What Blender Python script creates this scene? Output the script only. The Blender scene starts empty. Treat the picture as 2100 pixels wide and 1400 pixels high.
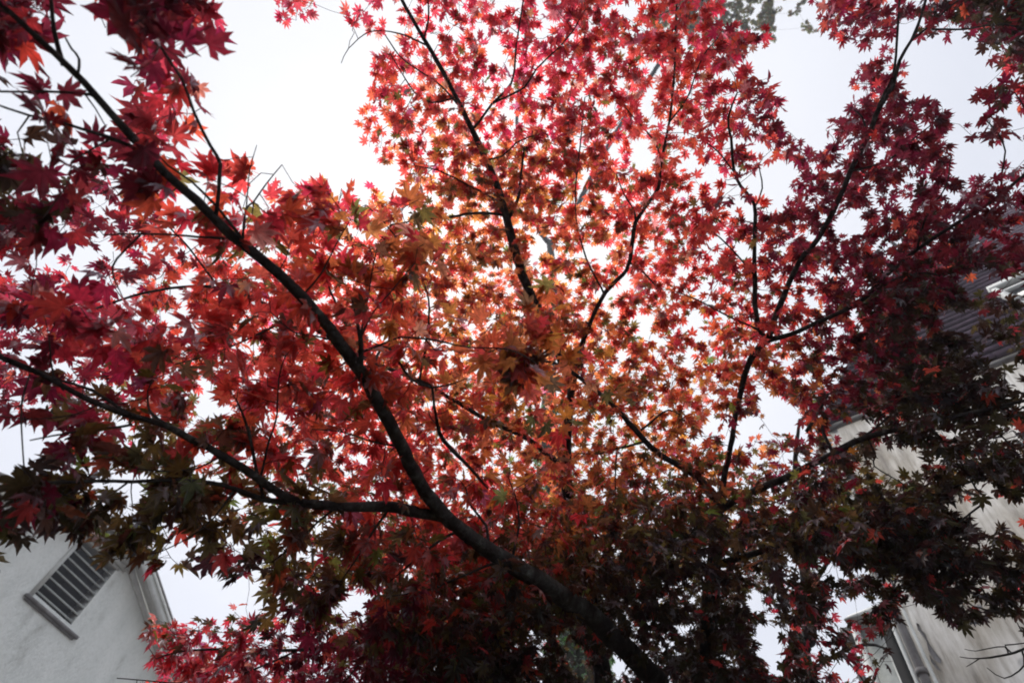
import bpy, math, random
import numpy as np
from mathutils import Vector
rng = np.random.default_rng(11)
random.seed(11)
scene = bpy.context.scene
COL = scene.collection

# ------------------------------------------------------------------ camera
CAM = np.array([0.0, 0.0, 1.5])
FPX = 1167.0                                     # focal length in photo pixels (2100 wide)
zen = np.array([200.0, 760.0, FPX]); zen /= np.linalg.norm(zen)
ROLL = math.atan2(200, 760); ELEV = math.asin(zen[2])
fw = np.array([0, math.cos(ELEV), math.sin(ELEV)])
r0 = np.array([1.0, 0, 0]); u0 = np.array([0, -math.sin(ELEV), math.cos(ELEV)])
rt = math.cos(ROLL) * r0 + math.sin(ROLL) * u0
up = -math.sin(ROLL) * r0 + math.cos(ROLL) * u0
cd = bpy.data.cameras.new("camera"); cam = bpy.data.objects.new("camera", cd); COL.objects.link(cam)
from mathutils import Matrix
cam.matrix_world = Matrix(((rt[0], up[0], -fw[0], CAM[0]), (rt[1], up[1], -fw[1], CAM[1]), (rt[2], up[2], -fw[2], CAM[2]), (0, 0, 0, 1)))
cd.sensor_width = 36; cd.lens = FPX / 2100 * 36
cd.clip_start = 0.02; cd.clip_end = 2000
cd.dof.use_dof = True; cd.dof.focus_distance = 2.0; cd.dof.aperture_fstop = 3.2
scene.camera = cam

def ray(x, y):
    return fw + (x - 1050) / FPX * rt - (y - 700) / FPX * up
def P(x, y, d):                                  # point seen at photo position x, y at depth d metres
    return CAM + d * ray(x, y)
def Pv(x, y, d):
    return CAM + d[:, None] * (fw[None] + ((x - 1050) / FPX)[:, None] * rt - ((y - 700) / FPX)[:, None] * up)
def proj(p):
    q = p - CAM; z = q @ fw
    z = np.where(z > 0.05, z, 0.05)
    return 1050 + FPX * (q @ rt) / z, 700 - FPX * (q @ up) / z, q @ fw

# ------------------------------------------------------------------ world, sun, exposure
sd = ray(940, 500); sd = sd / np.linalg.norm(sd)
SUN_EL = math.asin(sd[2]); SUN_AZ = math.atan2(sd[0], sd[1])
world = bpy.data.worlds.new("World"); scene.world = world; world.use_nodes = True
nt = world.node_tree; nt.nodes.clear()
N = nt.nodes.new; L = nt.links.new
wo = N("ShaderNodeOutputWorld"); bg = N("ShaderNodeBackground"); bg.inputs[1].default_value = 0.10
sky = N("ShaderNodeTexSky"); sky.sky_type = 'NISHITA'; sky.sun_disc = False
sky.sun_elevation = SUN_EL; sky.sun_rotation = SUN_AZ; sky.air_density = 1.0; sky.dust_density = 3.0
tc = N("ShaderNodeTexCoord")
dot = N("ShaderNodeVectorMath"); dot.operation = 'DOT_PRODUCT'; dot.inputs[1].default_value = tuple(sd)
L(tc.outputs['Generated'], dot.inputs[0])
# overcast veil: bright where the sun stands behind the cloud, greyer away from it
cr = N("ShaderNodeValToRGB"); L(dot.outputs['Value'], cr.inputs[0])
e = cr.color_ramp.elements
e[0].position = 0.0; e[0].color = (8.6, 8.9, 9.2, 1)
e[1].position = 1.0; e[1].color = (8.6, 8.6, 8.8, 1)
for pos, c in ((0.3, (6.6, 6.9, 7.5)), (0.5, (7.3, 7.6, 8.3)), (0.72, (6.7, 6.95, 7.7)), (0.84, (7.5, 7.65, 8.2)), (0.93, (8.0, 8.1, 8.4))):
    q = cr.color_ramp.elements.new(pos); q.color = (*c, 1)
noi = N("ShaderNodeTexNoise"); noi.inputs['Scale'].default_value = 2.2; noi.inputs['Detail'].default_value = 5
L(tc.outputs['Generated'], noi.inputs['Vector'])
mr = N("ShaderNodeMapRange"); mr.inputs[3].default_value = 0.88; mr.inputs[4].default_value = 1.10
L(noi.outputs['Fac'], mr.inputs[0])
mul = N("ShaderNodeVectorMath"); mul.operation = 'SCALE'; L(cr.outputs['Color'], mul.inputs[0]); L(mr.outputs[0], mul.inputs['Scale'])
mix = N("ShaderNodeMix"); mix.data_type = 'RGBA'; mix.inputs['Factor'].default_value = 0.95
L(sky.outputs['Color'], mix.inputs['A']); L(mul.outputs[0], mix.inputs['B'])
L(mix.outputs['Result'], bg.inputs['Color']); L(bg.outputs[0], wo.inputs['Surface'])
sl = bpy.data.lights.new("sun", 'SUN'); sun = bpy.data.objects.new("sun", sl); COL.objects.link(sun)
sl.energy = 3.0; sl.angle = math.radians(45); sl.color = (1, 0.96, 0.9)
sun.rotation_euler = Vector(sd).to_track_quat('Z', 'Y').to_euler(); sun.location = (0, 0, 30)
scene.view_settings.view_transform = 'Standard'; scene.view_settings.look = 'None'
scene.view_settings.exposure = 0.3; scene.view_settings.gamma = 1
scene.render.engine = 'CYCLES'
cy = scene.cycles
cy.use_denoising = True; cy.max_bounces = 8; cy.diffuse_bounces = 6; cy.glossy_bounces = 2; cy.transmission_bounces = 6
cy.use_adaptive_sampling = True; cy.adaptive_threshold = 0.02; cy.filter_width = 1.9
cy.caustics_reflective = False; cy.caustics_refractive = False

# ------------------------------------------------------------------ material helpers
def new_mat(name):
    m = bpy.data.materials.new(name); m.use_nodes = True; t = m.node_tree; t.nodes.clear()
    return m, t, t.nodes.new, t.links.new
def ramp(n, stops):
    el = n.color_ramp.elements
    el[0].position, el[0].color = stops[0][0], (*stops[0][1], 1)
    el[1].position, el[1].color = stops[-1][0], (*stops[-1][1], 1)
    for p, c in stops[1:-1]:
        x = el.new(p); x.color = (*c, 1)
def surf(name, stops, scale=8, rough=0.85, bump=0.3, bscale=30, stretch=(1, 1, 1), detail=8, dist=0.02, spec=0.3):
    m, t, N, L = new_mat(name)
    o = N("ShaderNodeOutputMaterial"); b = N("ShaderNodeBsdfPrincipled"); L(b.outputs[0], o.inputs[0])
    b.inputs['Roughness'].default_value = rough; b.inputs['Specular IOR Level'].default_value = spec
    tc = N("ShaderNodeTexCoord"); mp = N("ShaderNodeMapping"); mp.inputs['Scale'].default_value = stretch
    L(tc.outputs['Object'], mp.inputs[0])
    n = N("ShaderNodeTexNoise"); n.inputs['Scale'].default_value = scale; n.inputs['Detail'].default_value = detail; n.inputs['Roughness'].default_value = 0.62
    L(mp.outputs[0], n.inputs['Vector'])
    r = N("ShaderNodeValToRGB"); ramp(r, stops); L(n.outputs['Fac'], r.inputs[0]); L(r.outputs[0], b.inputs['Base Color'])
    n2 = N("ShaderNodeTexNoise"); n2.inputs['Scale'].default_value = bscale; n2.inputs['Detail'].default_value = 6; L(mp.outputs[0], n2.inputs['Vector'])
    bp = N("ShaderNodeBump"); bp.inputs['Strength'].default_value = bump; bp.inputs['Distance'].default_value = dist
    L(n2.outputs['Fac'], bp.inputs['Height']); L(bp.outputs[0], b.inputs['Normal'])
    return m
def leaf_mat(name, trans=0.6, gloss=0.07):
    m, t, N, L = new_mat(name)
    o = N("ShaderNodeOutputMaterial")
    at = N("ShaderNodeAttribute"); at.attribute_name = "tint"
    ve = N("ShaderNodeAttribute"); ve.attribute_name = "vein"
    tc = N("ShaderNodeTexCoord")
    n = N("ShaderNodeTexNoise"); n.inputs['Scale'].default_value = 60; n.inputs['Detail'].default_value = 4; L(tc.outputs['Object'], n.inputs['Vector'])
    mr = N("ShaderNodeMapRange"); mr.inputs[1].default_value = 0.3; mr.inputs[2].default_value = 0.7; mr.inputs[3].default_value = 0.6; mr.inputs[4].default_value = 1.25
    L(n.outputs['Fac'], mr.inputs[0])
    vr = N("ShaderNodeMapRange"); vr.inputs[1].default_value = 0.0; vr.inputs[2].default_value = 0.11; vr.inputs[3].default_value = 0.42; vr.inputs[4].default_value = 1.0
    L(ve.outputs['Fac'], vr.inputs[0])
    mm = N("ShaderNodeMath"); mm.operation = 'MULTIPLY'; L(mr.outputs[0], mm.inputs[0]); L(vr.outputs[0], mm.inputs[1])
    sc = N("ShaderNodeVectorMath"); sc.operation = 'SCALE'; L(at.outputs['Color'], sc.inputs[0]); L(mm.outputs[0], sc.inputs['Scale'])
    tr = N("ShaderNodeBsdfTranslucent"); L(sc.outputs[0], tr.inputs['Color'])
    df = N("ShaderNodeBsdfDiffuse")
    ds = N("ShaderNodeVectorMath"); ds.operation = 'MULTIPLY'; ds.inputs[1].default_value = (0.3, 0.33, 0.38); L(sc.outputs[0], ds.inputs[0]); L(ds.outputs[0], df.inputs['Color'])
    rf = N("ShaderNodeBsdfRefraction"); rf.inputs['IOR'].default_value = 1.16; rf.inputs['Roughness'].default_value = 1.0; L(sc.outputs[0], rf.inputs['Color'])
    m0 = N("ShaderNodeMixShader"); m0.inputs[0].default_value = 0.2; L(tr.outputs[0], m0.inputs[1]); L(rf.outputs[0], m0.inputs[2])
    m1 = N("ShaderNodeMixShader"); m1.inputs[0].default_value = trans; L(df.outputs[0], m1.inputs[1]); L(m0.outputs[0], m1.inputs[2])
    gl = N("ShaderNodeBsdfGlossy"); gl.inputs['Roughness'].default_value = 0.42; gl.inputs['Color'].default_value = (0.9, 0.9, 1, 1)
    fr = N("ShaderNodeFresnel"); fr.inputs[0].default_value = 1.4
    fm = N("ShaderNodeMath"); fm.operation = 'MULTIPLY_ADD'; fm.inputs[1].default_value = 0.16; fm.inputs[2].default_value = gloss * 0.2; L(fr.outputs[0], fm.inputs[0])
    m2 = N("ShaderNodeMixShader"); L(fm.outputs[0], m2.inputs[0]); L(m1.outputs[0], m2.inputs[1]); L(gl.outputs[0], m2.inputs[2])
    L(m2.outputs[0], o.inputs[0])
    return m
M = {}
M['maple_leaf'] = leaf_mat('maple_leaf', 0.78)
M['green_leaf'] = leaf_mat('green_leaf', 0.45)
M['bark'] = surf('maple_bark', ((0.3, (0.014, 0.012, 0.012)), (0.48, (0.035, 0.03, 0.03)), (0.58, (0.055, 0.055, 0.052)), (0.72, (0.14, 0.15, 0.14))), 26, 0.85, 0.9, 110, (1, 1, 0.45), dist=0.008)
M['twig'] = surf('twig_bark', ((0.3, (0.03, 0.015, 0.015)), (0.7, (0.07, 0.04, 0.035))), 30, 0.8, 0.1)
M['old_bark'] = surf('old_bark', ((0.3, (0.02, 0.018, 0.015)), (0.7, (0.07, 0.07, 0.055))), 9, 0.95, 0.8, 30, (1, 1, 0.25))
M['stucco'] = surf('white_stucco', ((0.28, (0.50, 0.51, 0.48)), (0.42, (0.74, 0.765, 0.745)), (0.62, (0.83, 0.85, 0.83))), 3.5, 0.92, 0.8, 38, (1, 1, 0.4), dist=0.02)
M['trim'] = surf('weathered_trim', ((0.3, (0.50, 0.51, 0.49)), (0.7, (0.70, 0.71, 0.70))), 6, 0.7, 0.15, 40)
M['trim_dark'] = surf('dirty_trim', ((0.3, (0.12, 0.11, 0.11)), (0.7, (0.24, 0.23, 0.23))), 8, 0.8, 0.2, 40)
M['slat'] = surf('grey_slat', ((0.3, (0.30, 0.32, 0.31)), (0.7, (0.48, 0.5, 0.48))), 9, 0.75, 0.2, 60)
M['slat_shade'] = surf('shaded_slat', ((0.3, (0.012, 0.014, 0.014)), (0.7, (0.03, 0.032, 0.032))), 9, 0.8, 0.2, 60)  # shade on the slat undersides put into a near-black colour
M['dark'] = surf('dark_inside', ((0.3, (0.006, 0.006, 0.007)), (0.7, (0.012, 0.012, 0.014))), 5, 0.9, 0.1)  # near-black stands for unlit depth behind the slats and beside the bay
M['tile'] = surf('purple_slate', ((0.25, (0.035, 0.024, 0.034)), (0.5, (0.075, 0.05, 0.07)), (0.75, (0.14, 0.095, 0.13))), 5, 0.92, 0.35, 40, dist=0.01, spec=0.08)
M['ground'] = surf('ground', ((0.3, (0.03, 0.035, 0.02)), (0.5, (0.05, 0.04, 0.025)), (0.7, (0.09, 0.035, 0.025))), 3, 0.95, 0.5, 30)
M['glass'] = surf('window_glass', ((0.3, (0.02, 0.022, 0.028)), (0.7, (0.04, 0.042, 0.05))), 2, 0.12, 0.02, spec=0.6)
def streaky(name):
    m, t, N, L = new_mat(name)
    o = N("ShaderNodeOutputMaterial"); b = N("ShaderNodeBsdfPrincipled"); L(b.outputs[0], o.inputs[0]); b.inputs['Roughness'].default_value = 0.92
    tc = N("ShaderNodeTexCoord")
    def noise(scale, st, det=7):
        mp = N("ShaderNodeMapping"); mp.inputs['Scale'].default_value = st; L(tc.outputs['Object'], mp.inputs[0])
        n = N("ShaderNodeTexNoise"); n.inputs['Scale'].default_value = scale; n.inputs['Detail'].default_value = det; n.inputs['Roughness'].default_value = 0.65; L(mp.outputs[0], n.inputs['Vector']); return n
    a = noise(9, (1, 1, 0.16)); c = noise(1.1, (1, 1, 0.6)); d = noise(26, (1, 1, 0.08))
    r1 = N("ShaderNodeValToRGB"); ramp(r1, ((0.3, (0.30, 0.28, 0.27)), (0.46, (0.58, 0.57, 0.56)), (0.62, (0.80, 0.80, 0.81)))); L(a.outputs['Fac'], r1.inputs[0])
    r2 = N("ShaderNodeValToRGB"); ramp(r2, ((0.38, (0.50, 0.46, 0.40)), (0.62, (1, 1, 1)))); L(c.outputs['Fac'], r2.inputs[0])
    r3 = N("ShaderNodeValToRGB"); ramp(r3, ((0.33, (0.55, 0.53, 0.5)), (0.5, (1, 1, 1)))); L(d.outputs['Fac'], r3.inputs[0])
    m1 = N("ShaderNodeMix"); m1.data_type = 'RGBA'; m1.blend_type = 'MULTIPLY'; m1.inputs['Factor'].default_value = 1; L(r1.outputs[0], m1.inputs['A']); L(r2.outputs[0], m1.inputs['B'])
    m2 = N("ShaderNodeMix"); m2.data_type = 'RGBA'; m2.blend_type = 'MULTIPLY'; m2.inputs['Factor'].default_value = 0.8; L(m1.outputs['Result'], m2.inputs['A']); L(r3.outputs[0], m2.inputs['B'])
    L(m2.outputs['Result'], b.inputs['Base Color'])
    bp = N("ShaderNodeBump"); bp.inputs['Strength'].default_value = 0.4; bp.inputs['Distance'].default_value = 0.015; L(d.outputs['Fac'], bp.inputs['Height']); L(bp.outputs[0], b.inputs['Normal'])
    return m
M['streaky'] = streaky('grimy_stucco')

# ------------------------------------------------------------------ object helpers
def mesh_np(name, V, faces_flat, loop_tot, mat, parent=None, attrs=None, smooth=False):
    me = bpy.data.meshes.new(name)
    V = np.asarray(V, dtype=np.float32); ff = np.asarray(faces_flat, dtype=np.int32).ravel(); lt = np.asarray(loop_tot, dtype=np.int32)
    me.vertices.add(len(V)); me.vertices.foreach_set('co', V.ravel())
    me.loops.add(len(ff)); me.loops.foreach_set('vertex_index', ff)
    me.polygons.add(len(lt)); st = np.zeros(len(lt), dtype=np.int32); st[1:] = np.cumsum(lt)[:-1]
    me.polygons.foreach_set('loop_start', st)
    if smooth: me.polygons.foreach_set('use_smooth', np.ones(len(lt), dtype=bool))
    for k, (typ, arr) in (attrs or {}).items():
        a = me.attributes.new(k, typ, 'POINT')
        a.data.foreach_set('color' if typ == 'FLOAT_COLOR' else 'value', np.asarray(arr, dtype=np.float32).ravel())
    me.update(calc_edges=True); me.validate()
    me.materials.append(mat)
    o = bpy.data.objects.new(name, me); COL.objects.link(o)
    if parent: o.parent = parent; o.matrix_parent_inverse = parent.matrix_world.inverted()
    return o
class MB:
    def __init__(s): s.V = []; s.F = []; s.T = []; s.n = 0
    def add(s, V, F):
        s.V.append(np.asarray(V, float))
        for f in F: s.F.extend([i + s.n for i in f]); s.T.append(len(f))
        s.n += len(V)
    def hexa(s, c):            # 8 corners: bottom 4 ccw, top 4 ccw
        s.add(c, [(3, 2, 1, 0), (4, 5, 6, 7), (0, 1, 5, 4), (1, 2, 6, 5), (2, 3, 7, 6), (3, 0, 4, 7)])
    def box(s, O, ax, ay, az, lo, hi):
        a = [(lo[0], lo[1], lo[2]), (hi[0], lo[1], lo[2]), (hi[0], hi[1], lo[2]), (lo[0], hi[1], lo[2]), (lo[0], lo[1], hi[2]), (hi[0], lo[1], hi[2]), (hi[0], hi[1], hi[2]), (lo[0], hi[1], hi[2])]
        s.hexa([O + x * ax + y * ay + z * az for x, y, z in a])
    def tube(s, pts, rad, sides=8, knobs=0.0, cap=True):
        pts = np.asarray(pts, float); rad = np.asarray(rad, float); n = len(pts)
        t = np.gradient(pts, axis=0); t /= np.linalg.norm(t, axis=1)[:, None] + 1e-9
        ref = np.array([0.31, 0.77, 0.55]); a = np.cross(t, ref); a /= np.linalg.norm(a, axis=1)[:, None] + 1e-9; b = np.cross(t, a)
        th = np.linspace(0, 2 * np.pi, sides, endpoint=False)
        R = rad[:, None] * (1 + knobs * rng.normal(size=(n, sides)))
        V = pts[:, None] + R[..., None] * (np.cos(th)[None, :, None] * a[:, None] + np.sin(th)[None, :, None] * b[:, None])
        V = V.reshape(-1, 3); i = np.arange(n - 1)[:, None] * sides; j = np.arange(sides)[None]; j2 = (j + 1) % sides
        F = np.stack([i + j, i + j2, i + sides + j2, i + sides + j], -1).reshape(-1, 4) + s.n
        s.V.append(V); s.F.extend(F.ravel().tolist()); s.T.extend([4] * len(F))
        if cap:
            s.F.extend((s.n + np.arange(sides)[::-1]).tolist()); s.T.append(sides)
            s.F.extend((s.n + (n - 1) * sides + np.arange(sides)).tolist()); s.T.append(sides)
        s.n += len(V)
    def build(s, name, mat, parent=None, smooth=False):
        if not s.V: return None
        return mesh_np(name, np.vstack(s.V), s.F, s.T, mat, parent, smooth=smooth)
def thing(name, label, cat, loc=(0, 0, 0), group=None):
    o = bpy.data.objects.new(name, None); COL.objects.link(o); o.location = tuple(float(v) for v in loc)
    o['label'] = label; o['category'] = cat
    if group: o['group'] = group
    bpy.context.view_layer.update(); return o
Zv = np.array([0, 0, 1.0])

# ------------------------------------------------------------------ ground
g = MB(); G = 90
nx = 40; xs = np.sign(np.linspace(-1, 1, nx)) * np.abs(np.linspace(-1, 1, nx)) ** 2.2 * G
gv = np.array([(x, y, 0.06 * math.sin(x * 0.7) * math.cos(y * 0.6) - 0.03) for y in xs for x in xs])
g.add(gv, [(j * nx + i, j * nx + i + 1, (j + 1) * nx + i + 1, (j + 1) * nx + i) for j in range(nx - 1) for i in range(nx - 1)])
go = g.build('ground', M['ground'], smooth=True); go['kind'] = 'structure'

# ------------------------------------------------------------------ left house: white gable with louvred vent
H = np.array([0.49230107, 0.87042498, 0.0]); Nn = np.array([0.87042498, -0.49230107, 0.0])
A = np.array([-4.92249674, 7.53452227, 0.0])
hl = thing('white_gable_house', 'white stucco house with slatted vent high in its gable wall', 'house', A)
PS, PZ, SL, HW = 0.457, 6.075, 0.405, 3.0      # outer roof edge: peak position, height, slope, half width
wpz = PZ - 0.10                                # wall top under roof
w = MB()
vs0, vs1, vz0, vz1 = 0.09, 0.755, 4.79, 5.60   # vent opening
D = 8.0
def wp(s, z, d=0.0): return A + s * H + z * Zv - d * Nn
sL, sR = PS - HW, PS + HW
def rz(s): return wpz - SL * abs(s - PS)
# front wall made of polygons round the opening
def poly(pts, d=0.0): w.add([wp(s, z, d) for s, z in pts], [tuple(range(len(pts)))])
poly([(sL, -0.2), (vs0, -0.2), (vs0, rz(vs0)), (sL, rz(sL))])
poly([(vs1, -0.2), (sR, -0.2), (sR, rz(sR)), (vs1, rz(vs1))])
poly([(vs0, -0.2), (vs1, -0.2), (vs1, vz0), (vs0, vz0)])
poly([(vs0, vz1), (vs1, vz1), (vs1, rz(vs1)), (PS, wpz), (vs0, rz(vs0))])
for (a, b) in (((vs0, vz0), (vs1, vz0)), ((vs1, vz0), (vs1, vz1)), ((vs1, vz1), (vs0, vz1)), ((vs0, vz1), (vs0, vz0))):
    w.add([wp(*a), wp(*b), wp(*b, 0.22), wp(*a, 0.22)], [(0, 1, 2, 3)])
for s in (sL, sR):
    w.add([wp(s, -0.2), wp(s, -0.2, D), wp(s, rz(s), D), wp(s, rz(s))], [(0, 1, 2, 3)])
w.add([wp(sL, -0.2, D), wp(sR, -0.2, D), wp(sR, rz(sR), D), wp(PS, wpz, D), wp(sL, rz(sL), D)], [(0, 1, 2, 3, 4)])
w.build('wall', M['stucco'], hl)
# roof slabs with overhang
r = MB()
def slab(sgn):
    e0 = PS; e1 = PS + sgn * (HW + 0.35)
    def q(s, dz, d): return wp(s, PZ - SL * abs(s - PS) + dz, d)
    c = [q(e0, -0.035, -0.30), q(e1, -0.035, -0.30), q(e1, -0.035, D + 0.3), q(e0, -0.035, D + 0.3), q(e0, 0.0, -0.30), q(e1, 0.0, -0.30), q(e1, 0.0, D + 0.3), q(e0, 0.0, D + 0.3)]
    r.hexa(c)
slab(1); slab(-1)
ro = r.build('roof', M['trim_dark'], hl)
# rake boards + soffit
for sgn in (1, -1):
    def q(s, dz, d): return wp(s, PZ - SL * abs(s - PS) + dz, d)
    e0 = PS + sgn * 0.002; e1 = PS + sgn * (HW + 0.33)
    b = MB(); b.hexa([q(e0, -0.19, -0.275), q(e1, -0.19, -0.275), q(e1, -0.19, -0.245), q(e0, -0.19, -0.245), q(e0, -0.037, -0.275), q(e1, -0.037, -0.275), q(e1, -0.037, -0.245), q(e0, -0.037, -0.245)])
    b.hexa([q(e0, -0.085, -0.295), q(e1, -0.085, -0.295), q(e1, -0.085, -0.277), q(e0, -0.085, -0.277), q(e0, -0.038, -0.295), q(e1, -0.038, -0.295), q(e1, -0.038, -0.277), q(e0, -0.038, -0.277)])
    b.build('rake_board', M['trim'], ro)
    b = MB(); b.hexa([q(e0, -0.12, -0.243), q(e1, -0.12, -0.243), q(e1, -0.12, -0.003), q(e0, -0.12, -0.003), q(e0, -0.10, -0.243), q(e1, -0.10, -0.243), q(e1, -0.10, -0.003), q(e0, -0.10, -0.003)])
    b.hexa([q(e0, -0.21, -0.05), q(e1, -0.21, -0.05), q(e1, -0.21, -0.004), q(e0, -0.21, -0.004), q(e0, -0.125, -0.05), q(e1, -0.125, -0.05), q(e1, -0.125, -0.004), q(e0, -0.125, -0.004)])
    b.build('soffit', M['trim'], ro)
# vent
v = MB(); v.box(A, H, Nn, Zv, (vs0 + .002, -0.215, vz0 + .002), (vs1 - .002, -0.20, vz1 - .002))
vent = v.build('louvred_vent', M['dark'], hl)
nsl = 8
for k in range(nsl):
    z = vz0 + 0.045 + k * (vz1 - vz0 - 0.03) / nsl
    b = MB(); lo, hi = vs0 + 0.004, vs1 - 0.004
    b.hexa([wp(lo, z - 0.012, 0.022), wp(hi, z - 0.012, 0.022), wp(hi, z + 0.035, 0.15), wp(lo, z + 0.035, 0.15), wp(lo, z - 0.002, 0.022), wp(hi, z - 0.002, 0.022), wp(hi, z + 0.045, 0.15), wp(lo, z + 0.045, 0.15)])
    b.build('slat', M['slat_shade'], vent)
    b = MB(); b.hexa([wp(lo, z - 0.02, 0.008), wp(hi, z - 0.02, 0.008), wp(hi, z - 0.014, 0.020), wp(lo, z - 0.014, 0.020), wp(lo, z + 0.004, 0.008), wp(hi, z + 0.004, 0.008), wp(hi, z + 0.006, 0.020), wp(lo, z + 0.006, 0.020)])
    b.build('slat_edge', M['slat'], vent)  # lit front edge of the slat as a separate paler strip
b = MB()
b.box(A, H, Nn, Zv, (-0.0, 0.003, 4.70), (0.93, 0.05, 4.735)); b.box(A, H, Nn, Zv, (0.03, 0.003, 4.675), (0.90, 0.025, 4.698))
b.build('sill', M['trim_dark'], vent)
b = MB()
b.box(A, H, Nn, Zv, (-0.03, 0.003, 5.70), (0.885, 0.085, 5.735)); b.box(A, H, Nn, Zv, (0.0, 0.003, 5.64), (0.86, 0.05, 5.698))
b.build('header', M['trim'], vent)
b = MB()
b.box(A, H, Nn, Zv, (vs0 - 0.06, 0.003, 4.737), (vs0 - 0.002, 0.012, 5.638)); b.box(A, H, Nn, Zv, (vs0 - 0.002, 0.004, vz1 + 0.002), (vs1 + .03, 0.014, 5.638))
b.build('frame', M['trim'], vent)

# ------------------------------------------------------------------ right house: grimy stucco wall under a steep slate roof
B = np.array([3.48140769, 3.448159, 0.0]); E_ = np.array([0.63284645, -0.77427732, 0.0]); Mb = np.array([0.77427732, 0.63284645, 0.0])  # E_ along wall, Mb away from camera
EZ = 6.56
hr = thing('steep_roofed_house', 'tall house with grimy pale wall and dark purple slate roof', 'house', B)
def rp(s, d, z): return B + s * E_ + d * Mb + z * Zv
LEN, DEP = 9.0, 7.0
w = MB(); w.box(B, E_, Mb, Zv, (-0.16, 0.05, -0.2), (LEN, DEP, EZ - 0.02)); w.build('wall', M['streaky'], hr)
# hip roof: slope front with courses
T68 = math.tan(math.radians(68)); TOP = 2.15
ov = 0.0
r = MB()
def fr(s, u, lift=0.0):                          # u = horizontal distance back from the eave
    n = np.array([0, 0, 1.0]) * math.cos(math.radians(68)) - Mb * math.sin(math.radians(68))
    return rp(s, u, EZ + u * T68) + n * lift
base = [rp(-0.1, 0, EZ), rp(LEN, 0, EZ), rp(LEN, DEP, EZ), rp(-0.1, DEP, EZ)]
tz = EZ + TOP * T68
topc = [rp(TOP, TOP, tz), rp(LEN - TOP, TOP, tz + 0.25), rp(LEN - TOP, DEP - TOP, tz + 0.25), rp(TOP, DEP - TOP, tz)]
r.hexa([p - 0 * Zv for p in base] + topc)
ro = r.build('roof', M['tile'], hr)
nc = 34
du = TOP / nc
for k in range(nc):
    c = MB(); u0_, u1_ = k * du, (k + 1) * du + 0.012
    x = max(0, u0_) - 0.02; xe = LEN - u0_
    # tiles of one course as separate slabs in one mesh
    s = x + rng.uniform(0, 0.12)
    c_s = [x]
    while s < xe - 0.1: c_s.append(s); s += rng.uniform(0.2, 0.3)
    c_s.append(xe)
    for a, b in zip(c_s[:-1], c_s[1:]):
        if b - a < 0.01: continue
        j = rng.uniform(-0.006, 0.006); l0 = 0.030 + rng.uniform(0, 0.008)
        c.hexa([fr(a + .002, u0_ + j, 0.003), fr(b - .002, u0_ + j, 0.003), fr(b - .002, u1_, 0.001), fr(a + .002, u1_, 0.001),
                fr(a + .002, u0_ + j, l0 + .012), fr(b - .002, u0_ + j, l0 + .012), fr(b - .002, u1_, 0.012), fr(a + .002, u1_, 0.012)])
    c.build('tile_course', M['tile'], ro)
f = MB(); f.box(B, E_, Mb, Zv, (-0.04, 0.0, EZ - 0.05), (LEN, 0.047, EZ - 0.004)); f.build('fascia', M['trim_dark'], hr)
f = MB()
hip = np.array([fr(t - 0.02, t, 0.03) for t in np.linspace(0, TOP, 8)]); f.tube(hip, np.full(8, 0.035), 6); f.build('hip_cap', M['tile'], ro)
# white framed rooflight near the right edge of the view
def ronroof(px, py):                             # where a photo ray meets the front slope
    n = Zv * math.cos(math.radians(68)) - Mb * math.sin(math.radians(68)); o = rp(0, 0, EZ)
    d = ray(px, py); t = np.dot(o - CAM, n) / np.dot(d, n); q = CAM + t * d - B; return q @ E_, q @ Mb
s0, ua = ronroof(2050, 612); s1, ub = ronroof(2100, 650)
rl = MB(); U0, U1 = ub, ua; 
def bar(m, sa, sb, ua_, ub_, l0, l1):
    m.hexa([fr(sa, ua_, l0), fr(sb, ua_, l0), fr(sb, ub_, l0), fr(sa, ub_, l0), fr(sa, ua_, l1), fr(sb, ua_, l1), fr(sb, ub_, l1), fr(sa, ub_, l1)])
um = ronroof(2075, 590)[1]; ul = ronroof(2080, 655)[1]; S0 = s0 - 0.02; S1 = S0 + 1.1
gl = MB(); bar(gl, S0 + .05, S1 - .05, ul + .03, um - .05, 0.045, 0.075)
g_o = gl.build('rooflight', M['glass'], ro)
bar(rl, S0, S1, um - 0.05, um, 0.043, 0.13); bar(rl, S0, S1, ul, ul + 0.03, 0.043, 0.12); bar(rl, S0, S0 + .05, ul + .03, um - .05, 0.043, 0.125); bar(rl, S1 - .05, S1, ul + .03, um - .05, 0.043, 0.125)
bar(rl, S0, S1, (um * 2 + ul) / 3, (um * 2 + ul) / 3 + .018, 0.043, 0.11)
rl.build('rooflight_frame', M['trim'], g_o)
f = MB(); pb = np.array(ronroof(1833, 500)); q0 = fr(pb[0], pb[1], 0.0); f.tube([q0 - .1 * Zv, q0 + 0.16 * Zv, q0 + .42 * Zv], [.035, .035, .035], 10); f.tube([q0 + .42 * Zv, q0 + .5 * Zv], [.055, .05], 10); f.build('vent_pipe', M['trim_dark'], ro)
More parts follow.
